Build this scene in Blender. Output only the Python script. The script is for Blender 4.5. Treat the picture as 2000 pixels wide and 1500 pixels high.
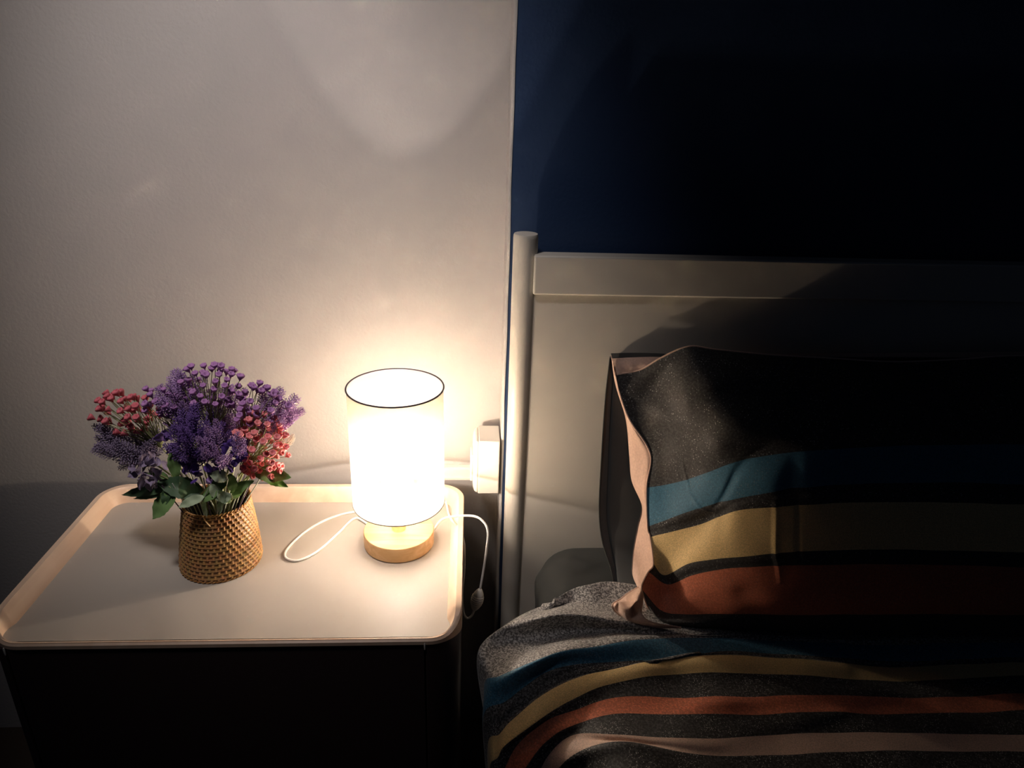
import bpy, math, random
import numpy as np
from mathutils import Vector, Matrix, Quaternion

random.seed(7)
rng = np.random.default_rng(7)
C = bpy.context.scene.collection
for o in list(bpy.data.objects):
    bpy.data.objects.remove(o)

# ------------------------------------------------------------------ camera, world, exposure
TZ = 0.61                                   # height of the nightstand top above the floor
F = 1396.66                                 # focal length for a 2000 px wide frame
Rcw = np.array([[0.99812561, -0.00932586, -0.06048379],
                [-0.05186029, 0.39584496, -0.91685183],
                [0.03249263, 0.91827, 0.39461935]])
CAM = np.array([0.0, 0.0, 0.70])            # in the table-top frame (z = 0 is the table top)
cam_data = bpy.data.cameras.new('camera')
cam_data.sensor_width = 36.0
cam_data.lens = 36.0 * F / 2000.0
cam_data.clip_start = 0.02
cam = bpy.data.objects.new('camera', cam_data)
C.objects.link(cam)
m4 = Matrix.Identity(4)
for i in range(3):
    for j in range(3):
        m4[i][j] = float(Rcw[i, j])
m4 = m4.to_3x3().to_quaternion().to_matrix().to_4x4()
m4.translation = Vector((0, 0, 0.70 + TZ))
cam.matrix_world = m4
scene = bpy.context.scene
scene.camera = cam

world = bpy.data.worlds.new('world')
scene.world = world
world.use_nodes = True
world.node_tree.nodes['Background'].inputs[0].default_value = (0.45, 0.6, 1.0, 1)
world.node_tree.nodes['Background'].inputs[1].default_value = 0.008
scene.view_settings.view_transform = 'Standard'
scene.view_settings.look = 'None'
scene.view_settings.gamma = 1.0
scene.view_settings.use_curve_mapping = False
scene.view_settings.exposure = 0.0
scene.cycles.max_bounces = 12
scene.cycles.diffuse_bounces = 8
scene.cycles.transmission_bounces = 8
scene.cycles.transparent_max_bounces = 12
scene.cycles.sample_clamp_indirect = 0
scene.cycles.use_denoising = True

# unseen fill spot, added to even out light on the white wall and table
sd_ = bpy.data.lights.new('fill_spot', 'SPOT')
sd_.energy = 50.0
sd_.color = (1.0, .90, .88)
sd_.spot_size = math.radians(52)
sd_.spot_blend = 1.0
sd_.shadow_soft_size = .10
so = bpy.data.objects.new('fill_spot', sd_)
C.objects.link(so)
so.location = (-.45, .45, 1.60 + TZ)
so.rotation_mode = 'QUATERNION'
so.rotation_quaternion = (Vector((-.30, 1.12, .47)) - Vector((-.45, .45, 1.60))).to_track_quat('-Z', 'Y')

LAMP = (-0.110, 0.972)                      # lamp axis on the table
BULB_W = 9.4
DOME_E = 46.0
BULB_COL = (1.0, 0.86, 0.74)


# ------------------------------------------------------------------ helpers
def at(px, py, Y):
    """Point of the plane y = Y seen at this place of the 2000 x 1500 photograph (table-top frame)."""
    d = Rcw @ np.array([px - 1000.0, 750.0 - py, -F])
    return CAM + d * (Y / d[1])


def atz(px, py, z):
    d = Rcw @ np.array([px - 1000.0, 750.0 - py, -F])
    return CAM + d * ((z - CAM[2]) / d[2])


ORIGIN = {}


def link(o, origin, parent=None):
    C.objects.link(o)
    ORIGIN[o.name] = tuple(origin)
    if parent is None:
        o.location = (origin[0], origin[1], origin[2] + TZ)
    else:
        p = ORIGIN[parent.name]
        o.parent = parent
        o.location = (origin[0] - p[0], origin[1] - p[1], origin[2] - p[2])
    return o


def empty(name, origin, parent=None):
    return link(bpy.data.objects.new(name, None), origin, parent)


def tag(o, label=None, category=None, group=None, kind=None):
    for k, v in (('label', label), ('category', category), ('group', group), ('kind', kind)):
        if v:
            o[k] = v
    return o


class MB:
    """Collects vertices and faces of one mesh, given in the table-top frame."""
    def __init__(s):
        s.v, s.f, s.uv = [], [], None

    def add(s, v, f):
        n = len(s.v)
        s.v += [tuple(map(float, p)) for p in v]
        s.f += [tuple(i + n for i in q) for q in f]
        return s

    def box(s, a, b):
        x0, y0, z0 = a
        x1, y1, z1 = b
        return s.add([(x0, y0, z0), (x1, y0, z0), (x1, y1, z0), (x0, y1, z0), (x0, y0, z1), (x1, y0, z1), (x1, y1, z1), (x0, y1, z1)],
                     [(0, 3, 2, 1), (4, 5, 6, 7), (0, 1, 5, 4), (1, 2, 6, 5), (2, 3, 7, 6), (3, 0, 4, 7)])

    def lathe(s, prof, c, n=48, closed=False):
        v, f = [], []
        for r, z in prof:
            for i in range(n):
                a = 2 * math.pi * i / n
                v.append((c[0] + r * math.cos(a), c[1] + r * math.sin(a), z))
        m = len(prof)
        for j in range(m - 1 + (1 if closed else 0)):
            k = (j + 1) % m
            for i in range(n):
                f.append((j * n + i, j * n + (i + 1) % n, k * n + (i + 1) % n, k * n + i))
        if not closed:
            if prof[0][0] > 1e-5:
                f.append(tuple(reversed(range(n))))
            if prof[-1][0] > 1e-5:
                f.append(tuple((m - 1) * n + i for i in range(n)))
        return s.add(v, f)

    def tube(s, pts, r, n=8, cap=True):
        pts = [Vector(p) for p in pts]
        rs = r if isinstance(r, (list, tuple, np.ndarray)) else [r] * len(pts)
        v, f = [], []
        up = None
        for i, p in enumerate(pts):
            t = (pts[min(i + 1, len(pts) - 1)] - pts[max(i - 1, 0)]).normalized()
            if up is None:
                up = Vector((0, 0, 1)) if abs(t.z) < .9 else Vector((1, 0, 0))
            a = (up - t * up.dot(t)).normalized()
            up = a
            b = t.cross(a)
            for k in range(n):
                q = 2 * math.pi * k / n
                v.append(p + (a * math.cos(q) + b * math.sin(q)) * rs[i])
        m = len(pts)
        for j in range(m - 1):
            for k in range(n):
                f.append((j * n + k, j * n + (k + 1) % n, (j + 1) * n + (k + 1) % n, (j + 1) * n + k))
        if cap:
            f.append(tuple(reversed(range(n))))
            f.append(tuple((m - 1) * n + k for k in range(n)))
        return s.add(v, f)

    def grid(s, P, flip=False, uv=None):
        """P: array (rows, cols, 3)."""
        nr, nc, _ = P.shape
        f = []
        for j in range(nr - 1):
            for i in range(nc - 1):
                q = (j * nc + i, j * nc + i + 1, (j + 1) * nc + i + 1, (j + 1) * nc + i)
                f.append(q[::-1] if flip else q)
        if uv is not None:
            s.uv = (s.uv or []) + [tuple(map(float, t)) for t in uv.reshape(-1, 2)]
        return s.add(P.reshape(-1, 3), f)

    def build(s, name, mat, parent=None, origin=None, smooth=True, angle=40, bevel=0, mats=None):
        if origin is None:
            a = np.array(s.v)
            origin = (a[:, 0].mean(), a[:, 1].mean(), a[:, 2].min()) if parent is None else ORIGIN[parent.name]
        me = bpy.data.meshes.new(name)
        me.from_pydata([(x - origin[0], y - origin[1], z - origin[2]) for x, y, z in s.v], [], s.f)
        me.update()
        if s.uv is not None:
            l = me.uv_layers.new(name='UVMap')
            vi = np.zeros(len(me.loops), dtype=np.int32)
            me.loops.foreach_get('vertex_index', vi)
            l.data.foreach_set('uv', np.array(s.uv, dtype=np.float32)[vi].ravel())
        for mm in (mats or [mat]):
            me.materials.append(mm)
        if smooth:
            me.polygons.foreach_set('use_smooth', [True] * len(me.polygons))
            if angle and hasattr(me, 'set_sharp_from_angle'):
                me.set_sharp_from_angle(angle=math.radians(angle))
        o = bpy.data.objects.new(name, me)
        link(o, origin, parent)
        if bevel:
            b = o.modifiers.new('bevel', 'BEVEL')
            b.width = bevel
            b.segments = 3
            b.limit_method = 'ANGLE'
        return o


def catmull(P, n, axis):
    """Resample control array P along an axis with a Catmull-Rom spline, n steps per span."""
    P = np.moveaxis(np.asarray(P, float), axis, 0)
    m = len(P)
    out = []
    for i in range(m - 1):
        p1, p2 = P[i], P[i + 1]
        p0 = P[i - 1] if i else 2 * p1 - p2
        p3 = P[i + 2] if i + 2 < m else 2 * p2 - p1
        for k in range(n):
            t = k / n
            out.append(0.5 * ((2 * p1) + (-p0 + p2) * t + (2 * p0 - 5 * p1 + 4 * p2 - p3) * t * t + (-p0 + 3 * p1 - 3 * p2 + p3) * t ** 3))
    out.append(P[-1])
    return np.moveaxis(np.array(out), 0, axis)


def smooth_path(pts, n=8):
    return catmull(np.array([list(map(float, p)) for p in pts]), n, 0)


def normals(P):
    du = np.gradient(P, axis=1)
    dv = np.gradient(P, axis=0)
    N = np.cross(du, dv)
    return N / (np.linalg.norm(N, axis=2, keepdims=True) + 1e-12)


def vnoise(P, scale, seed=0):
    """Smooth pseudo-noise from summed sines, about -1..1."""
    r = np.random.default_rng(seed)
    a = np.zeros(P.shape[:2])
    for k in range(7):
        d = r.normal(size=3)
        d /= np.linalg.norm(d)
        a += np.sin(P @ d * scale * r.uniform(.6, 1.6) * 6.28 + r.uniform(0, 6.28))
    return a / 4.0


# ------------------------------------------------------------------ materials
def mat(name, col, rough=0.6, spec=0.4, noise=None, bump=None, sheen=0, coat=0, trans=0):
    """noise = (scale, amount, second colour); bump = (scale, strength, distance)"""
    m = bpy.data.materials.new(name)
    m.use_nodes = True
    nt = m.node_tree
    b = nt.nodes['Principled BSDF']
    b.inputs['Base Color'].default_value = (*col, 1)
    b.inputs['Roughness'].default_value = rough
    b.inputs['Specular IOR Level'].default_value = spec
    b.inputs['Sheen Weight'].default_value = sheen
    b.inputs['Coat Weight'].default_value = coat
    tc = nt.nodes.new('ShaderNodeTexCoord')
    if noise:
        n = nt.nodes.new('ShaderNodeTexNoise')
        n.inputs['Scale'].default_value = noise[0]
        n.inputs['Detail'].default_value = 5
        nt.links.new(tc.outputs['Object'], n.inputs['Vector'])
        r = nt.nodes.new('ShaderNodeValToRGB')
        r.color_ramp.elements[0].position = .5 - noise[1] / 2
        r.color_ramp.elements[1].position = .5 + noise[1] / 2
        r.color_ramp.elements[0].color = (*col, 1)
        r.color_ramp.elements[1].color = (*noise[2], 1)
        nt.links.new(n.outputs['Fac'], r.inputs['Fac'])
        nt.links.new(r.outputs['Color'], b.inputs['Base Color'])
    if bump:
        n = nt.nodes.new('ShaderNodeTexNoise')
        n.inputs['Scale'].default_value = bump[0]
        n.inputs['Detail'].default_value = 3
        nt.links.new(tc.outputs['Object'], n.inputs['Vector'])
        bp = nt.nodes.new('ShaderNodeBump')
        bp.inputs['Strength'].default_value = bump[1]
        bp.inputs['Distance'].default_value = bump[2]
        nt.links.new(n.outputs['Fac'], bp.inputs['Height'])
        nt.links.new(bp.outputs['Normal'], b.inputs['Normal'])
    return m


def wood_mat(name, c1, c2, rough=.5, axis=0, scale=60, coat=0):
    m = bpy.data.materials.new(name)
    m.use_nodes = True
    nt = m.node_tree
    b = nt.nodes['Principled BSDF']
    b.inputs['Roughness'].default_value = rough
    b.inputs['Coat Weight'].default_value = coat
    tc = nt.nodes.new('ShaderNodeTexCoord')
    mp = nt.nodes.new('ShaderNodeMapping')
    sc = [1.0, 1.0, 1.0]
    sc[axis] = 0.07
    mp.inputs['Scale'].default_value = sc
    mp.inputs['Rotation'].default_value = (0, 0, .55 if axis == 0 else 0)
    n = nt.nodes.new('ShaderNodeTexNoise')
    n.inputs['Scale'].default_value = scale
    n.inputs['Detail'].default_value = 6
    n.inputs['Distortion'].default_value = .6
    r = nt.nodes.new('ShaderNodeValToRGB')
    r.color_ramp.elements[0].position = .35
    r.color_ramp.elements[1].position = .68
    r.color_ramp.elements[0].color = (*c1, 1)
    r.color_ramp.elements[1].color = (*c2, 1)
    nt.links.new(tc.outputs['Object'], mp.inputs['Vector'])
    nt.links.new(mp.outputs['Vector'], n.inputs['Vector'])
    nt.links.new(n.outputs['Fac'], r.inputs['Fac'])
    nt.links.new(r.outputs['Color'], b.inputs['Base Color'])
    return m


def stripe_mat(name, stops, speck=.35, speck_scale=800, dens=.74, heather=1.3):
    """stops: list of (v position, colour, takes_specks). Stripes run along u; the weave is heathered with pale flecks."""
    m = bpy.data.materials.new(name)
    m.use_nodes = True
    nt = m.node_tree
    b = nt.nodes['Principled BSDF']
    b.inputs['Roughness'].default_value = .62
    b.inputs['Specular IOR Level'].default_value = .35
    b.inputs['Sheen Weight'].default_value = .12
    b.inputs['Sheen Roughness'].default_value = .4
    uv = nt.nodes.new('ShaderNodeUVMap')
    uv.uv_map = 'UVMap'
    sp = nt.nodes.new('ShaderNodeSeparateXYZ')
    nt.links.new(uv.outputs['UV'], sp.inputs[0])

    def ramp(getter):
        r = nt.nodes.new('ShaderNodeValToRGB')
        r.color_ramp.interpolation = 'CONSTANT'
        e = r.color_ramp.elements
        while len(e) > 1:
            e.remove(e[-1])
        e[0].position = 0
        e[0].color = getter(stops[0])
        for s in stops[1:]:
            x = e.new(s[0])
            x.color = getter(s)
        nt.links.new(sp.outputs['Y'], r.inputs['Fac'])
        return r
    base = ramp(lambda s: (*s[1], 1))
    amt = ramp(lambda s: (s[2], s[2], s[2], 1))
    tc = nt.nodes.new('ShaderNodeTexCoord')
    # fine heather of the weave
    n1 = nt.nodes.new('ShaderNodeTexNoise')
    n1.inputs['Scale'].default_value = 700
    n1.inputs['Detail'].default_value = 4
    nt.links.new(tc.outputs['Object'], n1.inputs['Vector'])
    r1 = nt.nodes.new('ShaderNodeMapRange')
    r1.inputs['From Min'].default_value = .35
    r1.inputs['From Max'].default_value = .7
    r1.inputs['To Min'].default_value = .78
    r1.inputs['To Max'].default_value = 1.25
    nt.links.new(n1.outputs['Fac'], r1.inputs['Value'])
    n3 = nt.nodes.new('ShaderNodeTexNoise')          # coarser heather, only in the black yarn
    n3.inputs['Scale'].default_value = 360
    n3.inputs['Detail'].default_value = 2
    nt.links.new(tc.outputs['Object'], n3.inputs['Vector'])
    r3 = nt.nodes.new('ShaderNodeMapRange')
    r3.inputs['From Min'].default_value = .42
    r3.inputs['From Max'].default_value = .66
    r3.inputs['To Min'].default_value = .5
    r3.inputs['To Max'].default_value = heather
    nt.links.new(n3.outputs['Fac'], r3.inputs['Value'])
    mf = nt.nodes.new('ShaderNodeMix')
    nt.links.new(amt.outputs['Color'], mf.inputs['Factor'])
    nt.links.new(r1.outputs['Result'], mf.inputs['A'])
    nt.links.new(r3.outputs['Result'], mf.inputs['B'])
    mul = nt.nodes.new('ShaderNodeVectorMath')
    mul.operation = 'SCALE'
    nt.links.new(base.outputs['Color'], mul.inputs[0])
    nt.links.new(mf.outputs['Result'], mul.inputs['Scale'])
    # pale flecks
    v = nt.nodes.new('ShaderNodeTexVoronoi')
    v.inputs['Scale'].default_value = speck_scale * .5
    nt.links.new(tc.outputs['Object'], v.inputs['Vector'])
    hs = nt.nodes.new('ShaderNodeSeparateColor')
    nt.links.new(v.outputs['Color'], hs.inputs[0])
    g1 = nt.nodes.new('ShaderNodeMath')
    g1.operation = 'GREATER_THAN'
    g1.inputs[1].default_value = dens
    nt.links.new(hs.outputs[0], g1.inputs[0])
    g2 = nt.nodes.new('ShaderNodeMath')
    g2.operation = 'LESS_THAN'
    g2.inputs[1].default_value = .30
    nt.links.new(v.outputs['Distance'], g2.inputs[0])
    g3 = nt.nodes.new('ShaderNodeMath')
    g3.operation = 'MULTIPLY'
    nt.links.new(g1.outputs[0], g3.inputs[0])
    nt.links.new(g2.outputs[0], g3.inputs[1])
    n2 = nt.nodes.new('ShaderNodeTexNoise')
    n2.inputs['Scale'].default_value = 28
    nt.links.new(tc.outputs['Object'], n2.inputs['Vector'])
    r2 = nt.nodes.new('ShaderNodeMapRange')
    r2.inputs['From Min'].default_value = .38
    r2.inputs['From Max'].default_value = .6
    nt.links.new(n2.outputs['Fac'], r2.inputs['Value'])
    g4 = nt.nodes.new('ShaderNodeMath')
    g4.operation = 'MULTIPLY'
    nt.links.new(g3.outputs[0], g4.inputs[0])
    nt.links.new(r2.outputs['Result'], g4.inputs[1])
    g5 = nt.nodes.new('ShaderNodeMath')
    g5.operation = 'MULTIPLY'
    nt.links.new(g4.outputs[0], g5.inputs[0])
    nt.links.new(amt.outputs['Color'], g5.inputs[1])
    mx = nt.nodes.new('ShaderNodeMix')
    mx.data_type = 'RGBA'
    mx.inputs['B'].default_value = (speck, speck, speck * .95, 1)
    nt.links.new(g5.outputs[0], mx.inputs['Factor'])
    nt.links.new(mul.outputs['Vector'], mx.inputs['A'])
    nt.links.new(mx.outputs['Result'], b.inputs['Base Color'])
    bp = nt.nodes.new('ShaderNodeBump')
    bp.inputs['Strength'].default_value = .25
    bp.inputs['Distance'].default_value = .0006
    nt.links.new(n1.outputs['Fac'], bp.inputs['Height'])
    nt.links.new(bp.outputs['Normal'], b.inputs['Normal'])
    return m


M = {}
M['wall_white'] = mat('white_paint', (.43, .41, .395), .55, .3, bump=(170, .35, .0012))
M['wall_blue'] = mat('navy_paint', (.020, .043, .105), .5, .35, bump=(170, .35, .0012))
M['floor'] = mat('floor_dark', (.05, .035, .025), .5)
M['panel'] = mat('cream_laminate', (.46, .42, .365), .45, .3, noise=(3, .5, (.44, .40, .35)))
M['rim'] = wood_mat('pale_oak', (.78, .55, .39), (.86, .65, .48), .42, axis=1, scale=45)
M['cabinet'] = mat('dark_cabinet', (.055, .035, .035), .35, .5)
M['lamp_wood'] = wood_mat('lamp_wood', (.62, .36, .15), (.78, .52, .27), .4, axis=0, scale=120)
M['cord'] = mat('white_cord', (.80, .77, .72), .4)
M['trim_dark'] = mat('shade_binding', (.06, .045, .06), .6)
M['trim_grey'] = mat('shade_lower_binding', (.35, .34, .33), .6)
M['white_plastic'] = mat('cream_plastic', (.78, .74, .66), .35, .4)
M['metal'] = mat('bracket_metal', (.6, .6, .6), .3)
M['bed_paint'] = mat('white_painted_wood', (.52, .49, .43), .45, .4, bump=(60, .12, .001))
M['sheet'] = mat('grey_sheet', (.045, .047, .045), .85, .1, sheen=.02, bump=(500, .2, .0005))
M['charcoal'] = mat('charcoal_cotton', (.055, .058, .058), .75, .2, sheen=.15, bump=(500, .2, .0005))
M['peach'] = mat('peach_cotton', (.62, .42, .33), .75, .2, sheen=.1, noise=(300, .3, (.72, .5, .4)), bump=(400, .3, .0006))

# fabric lampshade: lets most of the bulb's light through, scattered
m = bpy.data.materials.new('lampshade_cloth')
m.use_nodes = True
nt = m.node_tree
nt.nodes.remove(nt.nodes['Principled BSDF'])
out = nt.nodes['Material Output']
tr = nt.nodes.new('ShaderNodeBsdfTranslucent')
tr.inputs[0].default_value = (.26, .21, .15, 1)
df = nt.nodes.new('ShaderNodeBsdfDiffuse')
df.inputs[0].default_value = (.42, .39, .34, 1)
mx = nt.nodes.new('ShaderNodeMixShader')
mx.inputs[0].default_value = .72
nt.links.new(tr.outputs[0], mx.inputs[1])
nt.links.new(df.outputs[0], mx.inputs[2])
tp = nt.nodes.new('ShaderNodeBsdfTransparent')   # the open weave lets part of the light straight through
tp.inputs[0].default_value = (1.0, .94, .84, 1)
m2 = nt.nodes.new('ShaderNodeMixShader')
m2.inputs[0].default_value = .34
nt.links.new(mx.outputs[0], m2.inputs[1])
nt.links.new(tp.outputs[0], m2.inputs[2])
nt.links.new(m2.outputs[0], out.inputs[0])
M['shade'] = m

m = bpy.data.materials.new('bulb_glass')
m.use_nodes = True
nt = m.node_tree
nt.nodes.remove(nt.nodes['Principled BSDF'])
out = nt.nodes['Material Output']
tr = nt.nodes.new('ShaderNodeBsdfTransparent')
gl = nt.nodes.new('ShaderNodeBsdfGlossy')
gl.inputs['Roughness'].default_value = .05
mx = nt.nodes.new('ShaderNodeMixShader')
mx.inputs[0].default_value = .05
nt.links.new(tr.outputs[0], mx.inputs[1])
nt.links.new(gl.outputs[0], mx.inputs[2])
em = nt.nodes.new('ShaderNodeEmission')
em.inputs[0].default_value = (*BULB_COL, 1)
em.inputs[1].default_value = DOME_E
ad = nt.nodes.new('ShaderNodeAddShader')
nt.links.new(mx.outputs[0], ad.inputs[0])
nt.links.new(em.outputs[0], ad.inputs[1])
nt.links.new(ad.outputs[0], out.inputs[0])
M['bulb_glass'] = m

# ------------------------------------------------------------------ the room
FL = -TZ
YW, YB, XC = 1.165, 1.095, 0.0597            # white wall, blue wall (stands proud), the outer corner between them
b = MB().box((-1.6, YW, FL), (XC + .02, YW + .1, 1.7))
tag(b.build('wall_back', M['wall_white'], origin=(-.8, YW, FL)), kind='structure')
b = MB().box((XC, YB, FL), (2.4, YW + .1, 1.7))
tag(b.build('wall_right', M['wall_blue'], origin=(1.2, YB, FL)), kind='structure')
# white painted end of the projecting wall, with its rounded plaster corner bead
b = MB()
prof = [(XC - .003, YW), (XC - .003, YB + .004)]
for k in range(1, 7):
    a = k / 6 * math.pi / 2
    prof.append((XC - .003 + .0035 * (1 - math.cos(a)), YB + .0035 - .0045 * math.sin(a)))
prof += [(XC + .0015, YB - .001), (XC + .0015, YB + .01), (XC, YW)]
n = len(prof)
nz = 40
v = []
for j in range(nz + 1):
    z = FL + (1.7 - FL) * j / nz
    for (x, y) in prof:
        w = .0005 * math.sin(j * 2.1) + .0004 * math.sin(j * 5.3)
        v.append((x + (w if y < YW - .01 else 0), y, z))
f = [(j * n + i, j * n + (i + 1) % n, (j + 1) * n + (i + 1) % n, (j + 1) * n + i) for j in range(nz) for i in range(n)]
b.add(v, f)
tag(b.build('trim_1', M['wall_white'], origin=(XC, YB, FL)), kind='structure')
b = MB().box((-1.6, -1.0, FL - .05), (2.4, YW, FL))
tag(b.build('floor', M['floor'], origin=(0, 0, FL - .05)), kind='structure')


# ------------------------------------------------------------------ nightstand
def rounded_outline(x0, x1, y0, y1, r, seg=10):
    """Points anticlockwise from the middle of the front edge, with outward normals."""
    pts = []
    for cx, cy, a0 in ((x1 - r, y0 + r, -90), (x1 - r, y1 - r, 0), (x0 + r, y1 - r, 90), (x0 + r, y0 + r, 180)):
        for k in range(seg + 1):
            a = math.radians(a0 + 90 * k / seg)
            pts.append((cx + r * math.cos(a), cy + r * math.sin(a), math.cos(a), math.sin(a)))
    return pts


TX0, TX1, TY0, TY1 = -.628, -.006, .748, 1.112
night = empty('nightstand', ((TX0 + TX1) / 2, .93, FL))
tag(night, 'low nightstand with cream top, pale wooden gallery rim and dark front', 'nightstand')
ol = rounded_outline(TX0, TX1, TY0, TY1, .045, 12)
# resample the straight runs so the rim height can vary smoothly
dense = []
for i in range(len(ol)):
    p, q = ol[i], ol[(i + 1) % len(ol)]
    L = math.hypot(q[0] - p[0], q[1] - p[1])
    k = max(1, int(L / .02))
    for s in range(k):
        t = s / k
        dense.append(tuple(p[a] * (1 - t) + q[a] * t for a in range(4)))


def ss(a, b_, x):
    t = min(1, max(0, (x - a) / (b_ - a)))
    return t * t * (3 - 2 * t)


b = MB()
rows = []
for (x, y, nx, ny) in dense:
    k = ss(TY0 + .0, TY0 + .05, y)                 # 0 on the front edge, 1 along sides and back
    h = .004 + .021 * k
    wi = .004 + .017 * k                           # how far the slope reaches inwards
    wt = .0030 + .0060 * k                         # width of the flat crest
    P = [(-wi - .0005, -.0005), (-wi, .0012), (-wt - .004 * k, h - .003 * k), (-wt - .003 * (1 - k), h), (-.001 - .004 * (1 - k), h), (0, h - .0015 - .0015 * (1 - k)), (0, -.0045 - .0075 * k), (-.012, -.0045 - .0075 * k)]
    rows.append([(x + nx * d, y + ny * d, z) for d, z in P])
P = np.array(rows + [rows[0]])
b.grid(P)
b.build('rim', M['rim'], night, angle=35)
# the cream panel
inner = [(x - nx * .006, y - ny * .006) for (x, y, nx, ny) in dense]
k = len(inner)
b = MB()
b.add([(x, y, 0) for x, y in inner] + [(x, y, -.010) for x, y in inner],
      [tuple(range(k)), tuple(reversed(range(k, 2 * k)))] + [(k + i, k + (i + 1) % k, (i + 1) % k, i) for i in range(k)])
b.build('top_panel', M['panel'], night, smooth=False)
# the body below, with its rounded corners, set back for the door
def ring(pts, z0, z1):
    k = len(pts)
    return [(x, y, z0) for x, y in pts] + [(x, y, z1) for x, y in pts], \
        [tuple(reversed(range(k))), tuple(range(k, 2 * k))] + [(i, (i + 1) % k, k + (i + 1) % k, k + i) for i in range(k)]


b = MB()
body = [(x - nx * .002, max(y - ny * .002, TY0 + .0215)) for (x, y, nx, ny) in dense]
b.add(*ring(body, FL + .06, -.0125))
b.build('body', M['cabinet'], night, angle=30)
# corner posts left and right of the door: rounded in plan
for x0, x1, side in ((-.0545, TX1 - .002, 1), (TX0 + .002, -.6000, -1)):
    b = MB()
    r = .043
    pts = []
    if side > 0:
        pts = [(x0, TY0 + .0215), (x0, TY0 + .003), (x0 + .0015, TY0 + .0015)]
        for q in range(13):
            a = math.radians(-90 + 90 * q / 12)
            pts.append((x1 - r + r * math.cos(a), TY0 + .0015 + r + r * math.sin(a)))
        pts.append((x1 - .001, TY0 + .05))
        pts.append((x0 + .01, TY0 + .05))
    else:
        pts = [(x0 + .001, TY0 + .05)]
        for q in range(13):
            a = math.radians(180 + 90 * q / 12)
            pts.append((x0 + min(r, .026) + min(r, .026) * math.cos(a), TY0 + .0015 + r + r * math.sin(a)))
        pts += [(x1 - .0015, TY0 + .0015), (x1, TY0 + .003), (x1, TY0 + .0215), (x1 - .01, TY0 + .05)]
    b.add(*ring(pts, FL, -.0048))
    b.build('corner_post', M['cabinet'], night, angle=30)
b = MB().box((-.5975, TY0 + .002, FL + .075), (-.0570, TY0 + .0205, -.0055))
b.build('door', M['cabinet'], night, bevel=.001)
b = MB().box((-.58, TY0 + .03, FL), (-.06, TY0 + .045, FL + .0595))
b.build('plinth', M['cabinet'], night)
for x in (-.0557, -.5988):                          # light glints painted as pale pins at the two upper ends of the door
    b = MB().lathe([(0.0008, -.0135), (.0012, -.010), (.0012, -.003), (.0008, -.0015)], (x, TY0 + .0005), 10)
    b.build('door_glint', M['white_plastic'], night)

# ------------------------------------------------------------------ table lamp
lx, ly = LAMP
lamp = empty('table_lamp', (lx, ly, 0.0))
tag(lamp, 'lit table lamp with white drum shade on a round wooden base', 'lamp')
b = MB().lathe([(.048, .0), (.0545, .0006), (.0558, .002), (.0560, .024), (.0552, .0262), (.0535, .0270), (.030, .0272), (.012, .0272)], (lx, ly), 96)
b.build('base', M['lamp_wood'], lamp, angle=30)
b = MB().lathe([(.0115, .0268), (.0115, .058), (.0105, .060)], (lx, ly), 32)
b.build('stem', M['lamp_wood'], lamp)
b = MB().lathe([(.0145, .0605), (.0150, .062), (.0150, .074), (.0135, .076)], (lx, ly), 32)
b.build('socket', M['white_plastic'], lamp)
SH0, SH1, SR = .080, .275, .0712
sx = lx + .002
b = MB()
nseg = 128
zs = [SH0, SH0 + .004, SH0 + .1, SH1 - .008, SH1 - .004, SH1]
vv = []
for z in zs:
    r = SR if z not in (SH1 - .008,) else SR - .0004
    for i in range(nseg):
        a = 2 * math.pi * i / nseg
        vv.append((sx + r * math.cos(a), ly + r * math.sin(a), z))
ff = [(j * nseg + i, j * nseg + (i + 1) % nseg, (j + 1) * nseg + (i + 1) % nseg, (j + 1) * nseg + i) for j in range(len(zs) - 1) for i in range(nseg)]
b.add(vv, ff)
shade = b.build('lamp_shade', M['shade'], lamp, angle=0)


def torus(cx, cy, z, R, r, n=128, k=8):
    q = MB()
    q.lathe([(R + r * math.cos(2 * math.pi * i / k), z + r * math.sin(2 * math.pi * i / k)) for i in range(k)], (cx, cy), n, closed=True)
    return q


o = torus(sx, ly, SH1, SR, .0013).build('top_binding', M['trim_dark'], shade)
o['label'] = 'dark binding around the upper rim'
o = torus(sx, ly, SH0, SR, .0010).build('bottom_binding', M['trim_grey'], shade)
# spider: three wires from the socket ring to the lower edge
for k in range(3):
    a = math.radians(30 + 120 * k)
    b = MB().tube([(lx + .015 * math.cos(a), ly + .015 * math.sin(a), .0735), (sx + SR * math.cos(a), ly + SR * math.sin(a), SH0 + .001)], .0009, 6)
    b.build('shade_wire', M['metal'], lamp)
b = MB().lathe([(.0130, .0762), (.0150, .078), (.0245, .0860), (.0290, .0892), (.0288, .0900), (.0060, .0900)], (lx, ly), 48)
o = b.build('bulb_collar', M['white_plastic'], lamp)
b = MB().lathe([(.0225, .0905), (.0245, .100), (.0250, .110), (.0232, .123), (.0178, .133), (.0095, .139), (.0008, .1405)], (lx, ly), 32)
b.f.pop(); b.f.pop()
b.build('bulb', M['bulb_glass'], lamp)
for (z, w) in ((.0970, .84), (.1050, .16)):
    ld = bpy.data.lights.new('bulb_light', 'POINT')
    ld.energy = BULB_W * w
    ld.color = BULB_COL
    ld.shadow_soft_size = .004
    lo = bpy.data.objects.new('bulb_light', ld)
    link(lo, (lx, ly, z), lamp)

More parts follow.
